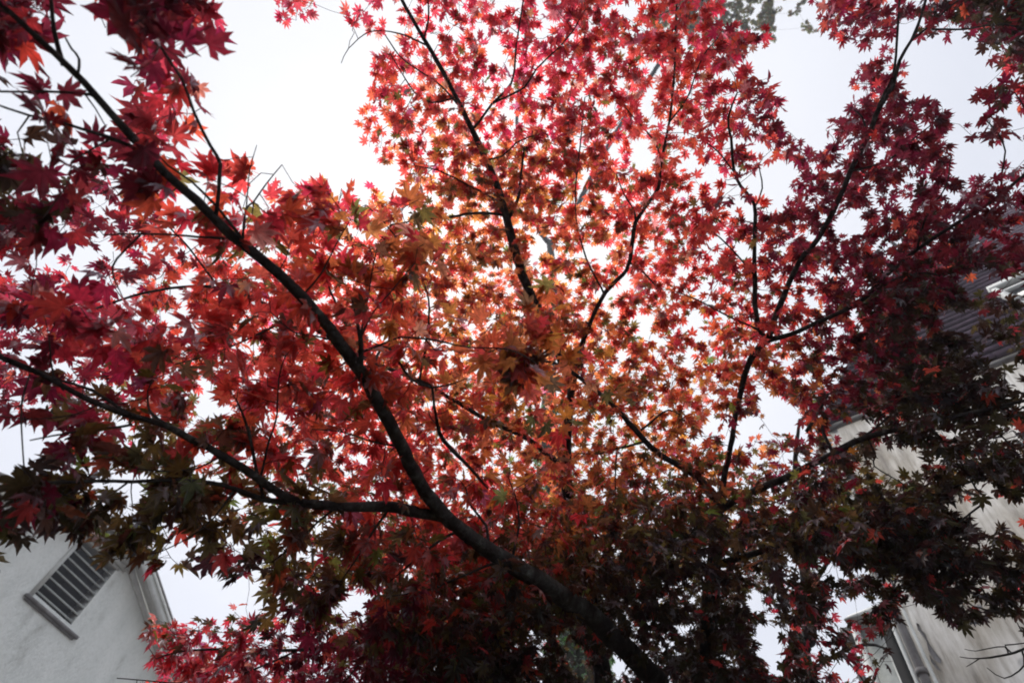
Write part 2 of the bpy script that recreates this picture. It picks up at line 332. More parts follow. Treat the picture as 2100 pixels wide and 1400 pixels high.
# corner trims, downpipe, bay
c = MB(); c.box(B, E_, Mb, Zv, (-0.175, 0.012, -0.2), (-0.145, 0.048, EZ - 0.145)); c.build('corner_board', M['trim'], hr)
c = MB(); c.box(B, E_, Mb, Zv, (-0.062, 0.02, -0.2), (-0.037, 0.048, EZ - 0.145)); c.build('corner_board', M['trim'], hr)
c = MB(); pp = np.array([rp(-0.103, 0.0, z) for z in np.linspace(0, EZ - 0.15, 24)]); c.tube(pp, np.full(24, 0.032), 10)
for z in (1.2, 2.6, 4.0, 5.4): c.tube([rp(-0.103, 0, z - .02), rp(-0.103, 0, z + .02)], [.042, .042], 10)
c.build('downpipe', M['trim_dark'], hr)
bay = MB(); bz = 4.62
bay.box(B, E_, Mb, Zv, (-0.46, 0.30, 0.9), (-0.162, 1.5, bz)); bo = bay.build('side_bay', M['slat'], hr)
c = MB(); c.box(B, E_, Mb, Zv, (-0.50, 0.24, 0.9), (-0.44, 0.298, bz - 0.03)); c.box(B, E_, Mb, Zv, (-0.30, 0.26, 0.9), (-0.275, 0.298, bz - 0.03)); c.build('frame', M['trim'], bo)
c = MB(); c.hexa([rp(-.52, .20, bz), rp(-.163, .20, bz), rp(-.163, 1.55, bz), rp(-.52, 1.55, bz), rp(-.48, .24, bz + .05), rp(-.163, .24, bz + .09), rp(-.163, 1.5, bz + .09), rp(-.48, 1.5, bz + .05)]); c.build('cap', M['trim'], bo)
c = MB(); c.box(B, E_, Mb, Zv, (-0.60, 0.30, bz - .12), (-0.505, 0.42, bz - .005)); c.tube([rp(-.58, .36, bz - .1), rp(-.57, .36, bz - .35), rp(-.55, .34, 3.6), rp(-.55, .34, .2)], [.03] * 4, 8); c.build('gutter_end', M['trim_dark'], bo)
c = MB(); c.box(B, E_, Mb, Zv, (-0.27, 0.12, 0.2), (-0.178, 0.28, bz - .01)); c.build('recess_shade', M['dark'], bo)  # solid near-black box standing in for the shaded gap beside the bay
# broken stucco patches
def rwall(px, py, off=-0.004):
    d = ray(px, py); t = np.dot(rp(0, 0.05 + off, 0) - CAM, Mb) / np.dot(d, Mb); return CAM + t * d
for pts in ([(1879, 1276), (1885, 1279), (1890, 1292), (1897, 1298), (1905, 1318), (1917, 1335), (1931, 1352), (1929, 1360), (1916, 1352), (1905, 1335), (1899, 1312), (1890, 1300), (1882, 1290)],
            [(1905, 1340), (1913, 1352), (1925, 1368), (1931, 1375), (1922, 1372), (1910, 1357)]):
    c = MB(); m_ = len(pts); F_ = [rwall(x, y, -0.012) for x, y in pts]; Bk = [rwall(x, y, 0.02) for x, y in pts]
    c.add(F_ + Bk, [tuple(range(m_)), tuple(range(2 * m_ - 1, m_ - 1, -1))] + [(i, (i + 1) % m_, m_ + (i + 1) % m_, m_ + i) for i in range(m_)])
    c.build('broken_patch', M['trim_dark'], hr)

# ------------------------------------------------------------------ foliage maps (how densely the photograph's crown fills each 70 px cell)
LAM = np.array([0, .22, .48, .8, 1.15, 1.6, 2.15, 2.9, 4.4, 7.5])
NEAR = """
754486300000000000000000000000
651255100000000000000000000000
131354100000000000000000000000
452565100000000000000000000000
764554400000000000000000000000
544554413431000000000000000000
762244435543300000000000000000
543233444444420000000000000000
344233455544321200000000000000
356544555544333331000000000000
153564556554334531000000000000
353565466655434431000000000000
256655665555343310000000000000
256565565444332210000000000000
788568746444332211100000000000
456756657554333231110000000000
224234543654333222110000000000
000020115614433220000000000000
000001111125432100000000000000
000000000122332100000000000000
""".split()
FAR = """
000000003122353456553100563468
000000000112353455665630140136
000000001034554455555440153145
000000000115554565545552366533
000000000014566676341445566613
014210002313576765560135565444
013431013344346656546465457665
011343345555566554454456667775
442244566666666665555545678844
454354666666666675655555678545
334346666666666665655566678755
234334566666667666665547568876
000124445656666655664424467756
000122234466664666666556645777
000000123455667777777767877734
000000023557777788888789999933
000001012367789898987656588765
000000113427889988875737356755
000055555768999776564814312531
001247777778999764568585310000
""".split()
def grid(t):
    return np.array([[LAM[int(ch)] for ch in (row + '0' * 30)[:30]] for row in t])
gN, gF = grid(NEAR), grid(FAR)
def samp(g, x, y):                               # bilinear
    gx = np.clip(x / 70 - .5, -0.49, 29.49); gy = np.clip(y / 70 - .5, -0.49, 19.49)
    i = np.clip(np.floor(gx).astype(int), 0, 28); j = np.clip(np.floor(gy).astype(int), 0, 18)
    a = np.clip(gx - i, 0, 1); b = np.clip(gy - j, 0, 1)
    return g[j, i] * (1 - a) * (1 - b) + g[j, i + 1] * a * (1 - b) + g[j + 1, i] * (1 - a) * b + g[j + 1, i + 1] * a * b
HOLES = [  # open patches of sky or wall
 [(488,0),(555,0),(580,48),(632,45),(655,8),(690,20),(715,50),(735,70),(748,150),(742,215),(738,300),(765,312),(795,342),(832,360),(830,378),(790,390),(735,384),(700,378),(660,372),(610,362),(575,352),(548,330),(545,300),(535,290),(520,330),(505,385),(500,345),(478,315),(480,300),(440,285),(415,268),(420,240),(468,228),(440,205),(408,165),(400,130),(425,90),(455,92),(475,50)],
 [(128,50),(150,62),(190,58),(240,62),(290,58),(285,85),(240,88),(208,105),(225,140),(238,175),(275,200),(298,225),(280,235),(240,200),(200,185),(170,150),(160,120)],
 [(0,95),(45,85),(25,130),(48,160),(80,165),(75,185),(20,190),(0,180)],
 [(1610,0),(1665,0),(1668,60),(1700,82),(1760,90),(1790,92),(1778,140),(1752,120),(1745,180),(1760,190),(1735,225),(1700,240),(1690,262),(1680,300),(1650,320),(1632,262),(1600,240),(1615,215),(1590,190),(1595,150),(1550,165),(1540,140),(1570,90),(1585,40)],
 [(1850,40),(1880,60),(1850,125),(1835,160),(1832,90)],
 [(1895,75),(1915,90),(1960,55),(2010,80),(2015,120),(2055,120),(2050,150),(2095,160),(2100,170),(2060,180),(2015,172),(1985,180),(1980,230),(1975,260),(2000,300),(2000,320),(2045,325),(2050,345),(1995,350),(1955,350),(1940,290),(1950,240),(1935,215),(1890,190),(1870,180),(1850,180),(1870,130)],
 [(1520,270),(1560,300),(1590,330),(1600,330),(1640,330),(1640,370),(1620,395),(1600,425),(1575,430),(1555,395),(1560,340),(1530,320)],
 [(2060,250),(2100,245),(2100,350),(2075,330),(2062,290)],
 [(0,970),(30,975),(0,1040)],[(0,835),(38,850),(42,905),(45,950),(0,965)],
 [(205,985),(300,995),(290,1012),(325,1040),(300,1065),(290,1040),(250,1030),(205,1020)],
 [(0,1090),(70,1070),(95,1090),(150,1078),(160,1120),(210,1145),(235,1160),(275,1135),(300,1165),(335,1180),(350,1245),(300,1265),(300,1320),(330,1345),(290,1395),(0,1400)],
 [(340,1130),(370,1180),(395,1215),(425,1205),(445,1190),(500,1210),(490,1220),(470,1245),(450,1265),(420,1270),(365,1265),(352,1220),(335,1180)],
 [(495,1185),(540,1195),(545,1215),(520,1230),(495,1220)],
 [(400,805),(445,805),(475,840),(450,862),(400,850)],
 [(700,1215),(730,1205),(765,1230),(740,1265),(705,1255)],
 [(1565,815),(1610,805),(1640,850),(1620,890),(1580,895),(1560,860)],
 [(1505,870),(1540,850),(1565,880),(1530,905),(1500,925)],
 [(1690,880),(1740,855),(1795,842),(1790,880),(1765,900),(1730,915)],
 [(1780,930),(1830,905),(1905,930),(1900,955),(1870,980),(1800,985)],
 [(1940,1030),(1985,1010),(2040,1010),(2100,1030),(2100,1065),(2040,1075),(1980,1070),(1950,1050)],
 [(1700,1215),(1770,1225),(1780,1240),(1755,1265),(1715,1270),(1705,1245)],
 [(1850,1215),(1900,1240),(1960,1275),(2000,1290),(2020,1260),(2060,1270),(2100,1255),(2100,1400),(1850,1400),(1830,1300)],
 [(1790,1180),(1840,1160),(1850,1190),(1820,1220)],
 [(1540,1290),(1575,1270),(1600,1330),(1595,1370),(1560,1350)],
 [(1140,1300),(1165,1285),(1172,1310),(1195,1330),(1200,1385),(1190,1400),(1180,1352),(1150,1325)],
]
for x0, y0, x1, y1 in [(1945, 558, 2060, 603), (2046, 566, 2100, 625), (1920, 633, 2057, 677), (2010, 700, 2083, 760), (2065, 445, 2100, 485), (2078, 715, 2100, 825), (1812, 400, 1882, 434), (1722, 450, 1768, 490), (1630, 562, 1650, 618), (1595, 655, 1635, 685), (1688, 645, 1725, 700), (1505, 405, 1545, 450), (1520, 490, 1560, 535), (1420, 590, 1455, 622), (1250, 0, 1320, 34), (1275, 300, 1340, 360), (1180, 500, 1270, 530), (1215, 592, 1255, 632), (1285, 640, 1345, 695), (1142, 555, 1176, 600), (968, 180, 1010, 220), (1320, 145, 1350, 198), (890, 30, 930, 72), (248, 522, 300, 555), (240, 568, 275, 620), (60, 370, 105, 415), (135, 440, 156, 520), (20, 530, 90, 570), (100, 730, 145, 765), (70, 825, 125, 850), (550, 1060, 600, 1100), (395, 985, 450, 1005), (480, 915, 510, 935), (1590, 920, 1620, 970), (1610, 730, 1640, 752), (1525, 1200, 1565, 1280), (1570, 1330, 1610, 1385), (1680, 1140, 1725, 1205), (1745, 1145, 1790, 1180), (1700, 1345, 1750, 1398), (1608, 1128, 1632, 1155), (1625, 1165, 1648, 1195), (1230, 1340, 1285, 1385), (1095, 940, 1115, 1000), (1035, 1040, 1060, 1062), (700, 150, 745, 215), (640, 700, 660, 720), (1440, 880, 1460, 900), (1655, 470, 1690, 510), (1400, 640, 1450, 690)]:
    w_, h_ = x1 - x0, y1 - y0; HOLES.append([(x0 + rng.uniform(0, .3) * w_, y0), (x1 - rng.uniform(0, .3) * w_, y0 + rng.uniform(0, .2) * h_), (x1, y1 - rng.uniform(.1, .4) * h_), (x0 + rng.uniform(.4, .7) * w_, y1), (x0, y0 + rng.uniform(.4, .7) * h_)])
def inside(px, py, poly):
    n = len(poly); c = np.zeros(px.shape, bool); j = n - 1
    for i in range(n):
        xi, yi = poly[i]; xj, yj = poly[j]
        m = ((yi > py) != (yj > py)) & (px < (xj - xi) * (py - yi) / (yj - yi + 1e-9) + xi)
        c ^= m; j = i
    return c
# raster of the holes, softened by distance
RS = 10
gxx, gyy = np.meshgrid(np.arange(-30, 240) * RS + 5.0, np.arange(-30, 170) * RS + 5.0)
hole = np.zeros(gxx.shape, bool)
for p_ in HOLES: hole |= inside(gxx, gyy, p_)
def in_hole(x, y, grow=0):
    i = np.clip(((x) / RS + 30).astype(int), 0, hole.shape[1] - 1); j = np.clip(((y) / RS + 30).astype(int), 0, hole.shape[0] - 1)
    return hole[j, i]
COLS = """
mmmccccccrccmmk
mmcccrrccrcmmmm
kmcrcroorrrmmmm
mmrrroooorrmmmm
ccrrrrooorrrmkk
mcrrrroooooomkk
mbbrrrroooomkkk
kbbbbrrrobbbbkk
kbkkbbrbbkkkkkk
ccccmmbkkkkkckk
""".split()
PAL = {'c': (0.74, 0.055, 0.085), 'r': (0.87, 0.095, 0.07), 'o': (0.84, 0.215, 0.08), 'b': (0.24, 0.12, 0.045), 'k': (0.10, 0.055, 0.032), 'm': (0.28, 0.024, 0.045), 'p': (0.80, 0.24, 0.25), 'g': (0.28, 0.24, 0.08)}  # k, m, b cells also put shade at bottom and edges into leaf colour
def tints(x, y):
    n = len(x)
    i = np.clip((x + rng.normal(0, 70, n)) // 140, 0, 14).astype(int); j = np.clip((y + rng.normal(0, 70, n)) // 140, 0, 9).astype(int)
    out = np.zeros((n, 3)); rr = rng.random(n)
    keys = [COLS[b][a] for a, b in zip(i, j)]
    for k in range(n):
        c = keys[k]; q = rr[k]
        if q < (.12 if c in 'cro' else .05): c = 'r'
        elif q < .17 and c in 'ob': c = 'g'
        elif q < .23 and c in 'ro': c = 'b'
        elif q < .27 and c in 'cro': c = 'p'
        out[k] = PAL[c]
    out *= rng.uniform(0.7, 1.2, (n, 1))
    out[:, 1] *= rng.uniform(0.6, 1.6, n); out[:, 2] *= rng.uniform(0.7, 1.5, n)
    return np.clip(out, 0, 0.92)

# ------------------------------------------------------------------ maple leaf shape
def leaf_template(kind):
    ang = np.radians([0, 36, -36, 74, -74, 122, -122]) if kind != 5 else np.radians([0, 44, -44, 92, -92])
    ln = [1.0, .93, .93, .74, .74, .42, .42] if kind != 5 else [1.0, .86, .86, .58, .58]
    lobes = sorted(zip(ang, ln)); pts = []; vein = []
    m = len(lobes); wd = 0.148 if kind != 5 else 0.18
    for k, (a, l) in enumerate(lobes):
        d = np.array([math.sin(a), math.cos(a)]); n_ = np.array([math.cos(a), -math.sin(a)])
        if k == 0: pts.append((*(d * .16 - n_ * .07), 0.0)); vein.append(.6)
        for (q, ww, z, ve) in ((.60, -wd, .05, 1), (.80, -wd * .40, .0, .6), (1.0, 0, -.04, 0), (.80, wd * .40, .0, .6), (.60, wd, .05, 1)):
            pts.append((*(d * l * q + n_ * ww * (0.6 + .4 * l)), z)); vein.append(ve)
        if k < m - 1:
            a2, l2 = lobes[k + 1]; am = (a + a2) / 2; rr = .375 * min(l, l2) / .9 + .025
            pts.append((math.sin(am) * rr, math.cos(am) * rr, .03)); vein.append(1)
        else: pts.append((*(d * .16 + n_ * .07), 0.0)); vein.append(.6)
    V = np.array([(0, 0, 0)] + pts, float); n = len(pts)
    F = [(0, i + 1, i + 2) for i in range(n - 1)]
    V2 = np.vstack([V, [(.012, 0, 0), (-.012, 0, 0), (-.008, -.5, .10), (.008, -.5, .10)]])   # petiole
    b = len(V); F += [(b, b + 1, b + 2), (b, b + 2, b + 3)]
    return V2, np.array(F), np.array([0.0] + vein + [.3] * 4)
TEMPL = [leaf_template(7), leaf_template(5)]
def tarea(T):
    V, F = T[0], T[1]; return sum(abs((V[b][0] - V[a][0]) * (V[c][1] - V[a][1]) - (V[c][0] - V[a][0]) * (V[b][1] - V[a][1])) / 2 for a, b, c in F)
TA_ = .78 * tarea(TEMPL[0]) + .22 * tarea(TEMPL[1])
def leaf_area_px(R, d): return TA_ * R * R * (FPX / d) ** 2
def build_leaves(name, pos, tw, tint, size, mat, parent, templ=None, droop=0.5, tilt=0.5):
    """pos (n,3) leaf bases, tw (n,3) direction each leaf points"""
    n = len(pos)
    if n == 0: return None
    allV = []; allF = []; allC = []; allA = []; off = 0
    which = rng.random(n) < 0.78
    for ti, (TV, TF, TA) in enumerate(TEMPL):
        sel = np.where(which if ti == 0 else ~which)[0] if templ is None else (np.arange(n) if ti == templ else np.array([], int))
        if len(sel) == 0: continue
        k = len(sel); p = pos[sel]; d = tw[sel].copy()
        d[:, 2] -= rng.uniform(0, 2 * droop, k); d += rng.normal(0, .25, (k, 3)); d /= np.linalg.norm(d, axis=1)[:, None]
        nr = np.tile([0, 0, 1.0], (k, 1)) + rng.normal(0, tilt, (k, 3))
        x = np.cross(d, nr); x /= np.linalg.norm(x, axis=1)[:, None] + 1e-9; z = np.cross(x, d)
        s = size[sel]
        T = np.repeat(TV[None], k, 0).copy(); r2 = (T[..., 0] ** 2 + T[..., 1] ** 2)
        curl = rng.normal(0.14, 0.14, k)[:, None]; fold = rng.normal(0.10, .12, k)[:, None]
        T[..., 2] = T[..., 2] * rng.uniform(.5, 2.0, (k, 1)) - curl * r2 + fold * np.abs(T[..., 0]) + .10 * np.sin(T[..., 0] * 5 + rng.uniform(0, 6, (k, 1))) * r2
        T[..., 0] *= rng.uniform(.82, 1.1, (k, 1)); T[..., 0] += .12 * rng.normal(size=(k, 1)) * T[..., 1] ** 2
        T[:, :, :2] *= 1 + rng.normal(0, .035, T[:, :, :2].shape)
        T[:, :, 1] += .0
        W = p[:, None] + s[:, None, None] * ((T[..., 1:2] + .5) * d[:, None] + T[..., 0:1] * x[:, None] + T[..., 2:3] * z[:, None])
        W = W.reshape(-1, 3); nv = len(TV)
        F = (TF[None] + (np.arange(k) * nv)[:, None, None]).reshape(-1, 3) + off
        allV.append(W); allF.append(F); off += len(W)
        allC.append(np.repeat(np.hstack([tint[sel], np.ones((k, 1))]), nv, 0)); allA.append(np.tile(TA, k))
    V = np.vstack(allV); F = np.vstack(allF)
    return mesh_np(name, V, F.ravel(), np.full(len(F), 3), mat, parent, {'tint': ('FLOAT_COLOR', np.vstack(allC)), 'vein': ('FLOAT', np.concatenate(allA))})

# ------------------------------------------------------------------ limbs
def smooth_path(pts, step=0.035, wob=0.0):
    pts = np.asarray(pts, float); n = len(pts)
    p = np.vstack([2 * pts[0] - pts[1], pts, 2 * pts[-1] - pts[-2]]); out = []
    for i in range(1, n):
        a, b, c, d = p[i - 1], p[i], p[i + 1], p[i + 2]; k = max(2, int(np.linalg.norm((c - b)[:3]) / step))
        t = (np.arange(k) / k)[:, None]
        out.append(.5 * (2 * b + (c - a) * t + (2 * a - 5 * b + 4 * c - d) * t * t + (3 * b - a - 3 * c + d) * t ** 3))
    out.append(p[n][None]); o = np.vstack(out)
    if wob:
        w_ = rng.normal(0, 1, (len(o), 3)); kern = np.ones(5) / 5
        w_ = np.stack([np.convolve(w_[:, q], kern, 'same') for q in range(3)], 1); o[:, :3] += w_ * wob * np.minimum(o[:, 3:4], .012) * 1.5
    return o
WS = 0.74
def limb_pts(spec):
    """spec rows: x, y, depth, width in photo px -> world x,y,z,radius"""
    return np.array([(*P(x, y, d), WS * w * d / FPX / 2) for x, y, d, w in spec])
class Tree:
    def __init__(s, name, label, base, group=None):
        s.e = thing(name, label, 'tree', base, group); s.base = np.array(base, float)
        s.pos = []; s.rad = []; s.lid = []; s.limbs = []; s.attr = []
    def trunk(s, rows, name='trunk', sides=14, mat='bark', knobs=.03):
        o = smooth_path(rows, .06, .25); m = MB(); m.tube(o[:, :3], np.abs(o[:, 3]), sides, knobs)
        ob = m.build(name, M[mat], s.e, smooth=True); s.limbs.append(ob); i = len(s.limbs) - 1
        s.reg(o, i); return o
    def reg(s, o, i):
        s.pos.extend(o[:, :3]); s.rad.extend(o[:, 3]); s.lid.extend([i] * len(o))
    def limb(s, spec, subs=(), name='limb', reg=True, rows=None):
        rows = limb_pts(spec) if rows is None else rows
        o = smooth_path(rows, .035, .35); m = MB(); r = np.abs(o[:, 3]); kn = 1 + .10 * (rng.random(len(r)) < .06) * (r < .012)
        m.tube(o[:, :3], r * kn, 12, .055)
        ob = m.build(name, M['bark'], s.e, smooth=True); s.limbs.append(ob); i = len(s.limbs) - 1
        if reg: s.reg(o, i)
        for sp in subs:
            rows = limb_pts(sp); o = smooth_path(rows, .03, .6); mm = MB(); mm.tube(o[:, :3], np.abs(o[:, 3]), 7, .05)
            mm.build('side_branch', M['bark'], ob, smooth=True)
            if reg: s.reg(o, i)
        return ob
    def grow(s, pts, leaf_R, seg=0.07, leaves_per=9, mask=True, mat='maple_leaf', tint=None, droop=.45, tilt=.45, tw_r=.0014):
        pts = np.asarray(pts); cap = len(s.pos) + len(pts) * 30
        NP = np.zeros((cap, 3)); NR = np.zeros(cap); NL = np.zeros(cap, int); GEN = np.zeros(cap)
        k = len(s.pos); NP[:k] = s.pos; NR[:k] = s.rad; NL[:k] = s.lid
        d0 = np.array([np.min(np.linalg.norm(NP[:k:3] - p, axis=1)) for p in pts]); order = np.argsort(d0)
        tw = {}; Lp = []; Ld = []; Ll = []
        for ii in order:
            p = pts[ii]; dd = np.linalg.norm(NP[:k] - p, axis=1) + GEN[:k] * .03; j = int(np.argmin(dd))
            a = NP[j]; v = p - a; dist = np.linalg.norm(v)
            if dist < .01: continue
            if mask:
                mx, my, mz = proj(a + v * np.array([[.3], [.55], [.8]]))
                if in_hole(mx, my).sum() >= 2 and rng.random() < .8: continue
            n = max(2, int(dist / seg) + 1); t = np.linspace(0, 1, n + 1)[:, None]
            bend = rng.normal(0, .10, 3) * dist; bend[2] -= .04 * dist
            q = a + v * t + bend * (t * (1 - t)) * 4 * .5; q[1:-1] += rng.normal(0, .006, q[1:-1].shape)
            r0_ = min(NR[j] * .75, tw_r * 1.0 + .0022 * min(dist, 1.2)); r = r0_ + (tw_r * .7 - r0_) * t[:, 0]
            l = NL[j]
            tw.setdefault(l, MB()).tube(q, r, 5 if r0_ < .004 else 6, 0, cap=False)
            NP[k:k + n] = q[1:]; NR[k:k + n] = r[1:]; NL[k:k + n] = l; GEN[k:k + n] = GEN[j] + 1; k += n
            # leaves: opposite pairs along outer part, a fan at the end
            L_ = min(dist, .22); m = leaves_per if np.isscalar(leaves_per) else leaves_per[ii]
            u = 1 - rng.random(m) ** 1.5 * (L_ / dist) * .95
            base = a + v * u[:, None] + bend * (u * (1 - u))[:, None] * 2
            vd = v / dist; side = rng.normal(0, 1, (m, 3)); side -= (side @ vd)[:, None] * vd; side /= np.linalg.norm(side, axis=1)[:, None]; side[:, 2] *= .55
            dr = side * 1.0 + vd * rng.uniform(.1, 1.0, (m, 1))
            Lp.append(base); Ld.append(dr); Ll.extend([l] * m)
        for l, mb in tw.items(): mb.build('twigs', M['twig'], s.limbs[l])['kind'] = 'stuff'
        Lp = np.vstack(Lp); Ld = np.vstack(Ld); Ll = np.array(Ll)
        Ld /= np.linalg.norm(Ld, axis=1)[:, None]
        size = leaf_R * rng.uniform(.68, 1.22, len(Lp))
        ctr = Lp + Ld * size[:, None] * .95; ctr[:, 2] -= size * .35
        x, y, z = proj(ctr)
        keep = z > .3
        if mask:
            jt = np.where(rng.random(len(x)) < .3, 26, 7); h_ = in_hole(x + rng.normal(0, 1, len(x)) * jt, y + rng.normal(0, 1, len(x)) * jt); keep &= ~(h_ & (rng.random(len(x)) < .98))
            den = np.maximum(samp(gN, x, y), samp(gF, x, y)); inn = (x > 0) & (x < 2100) & (y > 0) & (y < 1400)
            keep &= ~(inn & (rng.random(len(x)) > den / .15))
        Lp, Ld, Ll, size, x, y = Lp[keep], Ld[keep], Ll[keep], size[keep], x[keep], y[keep]
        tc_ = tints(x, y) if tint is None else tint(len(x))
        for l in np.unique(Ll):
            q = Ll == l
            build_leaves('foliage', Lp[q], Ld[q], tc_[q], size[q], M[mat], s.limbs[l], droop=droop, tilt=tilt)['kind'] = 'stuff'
        return len(Lp)

def attractors(g, depth_fn, R, per, ext=260, boost=1.0, cells=(20, 32)):
    """points to grow towards: each is kept only where the crown is still thinner than the cell map asks"""
    n = 90000; q = 20
    x = rng.uniform(-ext, 2100 + ext, n); y = rng.uniform(-ext, 1400 + ext, n)
    lam = samp(g, x, y) * boost * (1 - .12 * np.clip((420 - y) / 150, 0, 1)) * (1 + .55 * np.clip((y - 950) / 200, 0, 1) * np.clip((x - 650) / 200, 0, 1)); hh = in_hole(x, y)
    d = depth_fn(x, y); acc = np.zeros((int((1400 + 2 * ext) / q) + 1, int((2100 + 2 * ext) / q) + 1)); out = []
    ar = leaf_area_px(R, d) * .5 * per
    ci = ((x + ext) / q).astype(int); cj = ((y + ext) / q).astype(int); rad = np.maximum(1, (R * 1.9 * FPX / d / q)).astype(int)
    for k in range(n):
        if hh[k] or lam[k] < .05: continue
        r = rad[k]; j0, j1, i0, i1 = max(0, cj[k] - r), cj[k] + r + 1, max(0, ci[k] - r), ci[k] + r + 1
        w = acc[j0:j1, i0:i1]; add = ar[k] / (w.size * q * q)
        if w.mean() + add * .5 < lam[k] * (1 if w.max() > 0 or rng.random() < .9 else .5):
            w += add; out.append(k)
    out = np.array(out)
    return Pv(x[out], y[out], d[out]), x[out], y[out]

# ------------------------------------------------------------------ NEAR MAPLE (bough over the camera)
T1 = Tree('maple_tree', 'red maple whose thick bough slants from lower right across to the top left', (1.25, 2.75, 0))
a0 = [(1350, 1400, 2.3, 60), (1280, 1325, 2.18, 57), (1210, 1262, 2.06, 54), (1130, 1205, 1.96, 51), (1060, 1162, 1.88, 48), (985, 1110, 1.8, 44), (910, 1055, 1.7, 39), (850, 965, 1.6, 37), (800, 872, 1.5, 35), (755, 790, 1.42, 35), (715, 730, 1.38, 35), (650, 640, 1.3, 31), (570, 555, 1.25, 29), (470, 480, 1.17, 27), (400, 415, 1.12, 25), (330, 350, 1.07, 23), (270, 280, 1.02, 21), (200, 200, .98, 19), (150, 145, .95, 18), (80, 80, .9, 17), (-30, -20, .85, 14), (-180, -150, .8, 8)]
rows = limb_pts(a0)
tr0 = np.array([(1.25, 2.75, -0.05, .09), (1.23, 2.72, .5, .075), (1.15, 2.60, 1.5, .066), (1.03, 2.44, 2.2, .06), tuple(rows[0])])
T1.trunk(tr0)
T1.limb(a0, [
 [(440, 447, 1.15, 12), (445, 390, 1.12, 11), (450, 335, 1.1, 10), (430, 298, 1.08, 9), (396, 226, 1.04, 8), (372, 160, 1.0, 8), (320, 82, .96, 8), (300, 0, .93, 8), (290, -70, .9, 6)],
 [(497, 490, 1.17, 10), (445, 425, 1.14, 8), (392, 372, 1.1, 6), (345, 340, 1.1, 5), (310, 300, 1.1, 3)],
 [(497, 490, 1.17, 8), (503, 430, 1.2, 6), (520, 414, 1.25, 5), (545, 378, 1.3, 4), (578, 338, 1.35, 2.5)],
 [(505, 425, 1.2, 4), (512, 350, 1.28, 3), (526, 298, 1.3, 2)],
 [(460, 488, 1.17, 9), (405, 485, 1.15, 7), (350, 482, 1.12, 6), (290, 480, 1.1, 6), (212, 482, 1.08, 4)],
 [(288, 482, 1.1, 6), (240, 530, 1.1, 6), (230, 560, 1.1, 5), (245, 595, 1.1, 3), (258, 622, 1.1, 2)],
 [(270, 300, 1.03, 11), (222, 281, 1.0, 10), (130, 252, .98, 8), (60, 235, .96, 7), (-30, 205, .92, 5)],
 [(225, 285, 1.0, 6), (180, 310, 1.0, 5), (148, 330, 1.0, 4)],
 [(190, 196, .98, 10), (170, 190, .97, 8), (90, 185, .96, 7), (0, 186, .94, 6), (-60, 180, .93, 4)],
 [(172, 190, .97, 5), (195, 222, .98, 4), (218, 262, 1.0, 3)],
 [(133, 135, .95, 13), (115, 65, .92, 12), (107, 15, .9, 10), (95, -50, .88, 8)],
 [(160, 150, .95, 7), (163, 120, .94, 7), (148, 100, .93, 6), (135, 78, .93, 5)],
 [(742, 770, 1.4, 16), (741, 730, 1.38, 14), (738, 695, 1.36, 13), (732, 650, 1.34, 8), (722, 615, 1.32, 5)],
 [(740, 690, 1.36, 8), (765, 640, 1.34, 5), (800, 600, 1.3, 4), (850, 540, 1.28, 3)],
 [(738, 695, 1.36, 7), (750, 640, 1.38, 5), (762, 560, 1.38, 4), (775, 500, 1.38, 3)],
 [(745, 720, 1.4, 8), (790, 702, 1.38, 7), (820, 692, 1.36, 6), (870, 695, 1.33, 6), (910, 702, 1.3, 5), (960, 712, 1.26, 4), (1045, 716, 1.22, 4), (1100, 745, 1.2, 3)],
 [(752, 782, 1.42, 9), (785, 712, 1.5, 8), (808, 728, 1.52, 8), (826, 756, 1.55, 7), (846, 780, 1.57, 7), (886, 795, 1.6, 6), (932, 785, 1.6, 4)],
 [(886, 795, 1.6, 7), (893, 850, 1.65, 8), (902, 888, 1.7, 12), (925, 918, 1.74, 12), (968, 962, 1.8, 9), (1000, 1000, 1.85, 6)],
 [(1000, 1118, 1.82, 9), (997, 1078, 1.85, 8), (968, 1040, 1.85, 6), (955, 1000, 1.85, 4)],
 [(1050, 1155, 1.88, 9), (1058, 1110, 1.9, 7), (1066, 1075, 1.9, 6), (1060, 1025, 1.9, 4), (1045, 985, 1.9, 3)],
 [(1030, 1150, 1.86, 9), (960, 1178, 1.8, 6), (890, 1205, 1.8, 6), (850, 1214, 1.8, 5), (798, 1222, 1.8, 3)],
 [(945, 1085, 1.75, 9), (900, 1110, 1.72, 8), (850, 1150, 1.7, 6), (800, 1190, 1.7, 4)],
 [(820, 915, 1.55, 7), (760, 905, 1.5, 5), (700, 885, 1.45, 4), (640, 880, 1.4, 3)],
 [(690, 700, 1.35, 6), (650, 690, 1.34, 5), (600, 680, 1.32, 4), (555, 640, 1.3, 3)],
 [(620, 605, 1.28, 6), (660, 560, 1.28, 5), (690, 500, 1.28, 4), (720, 450, 1.28, 3)],
])
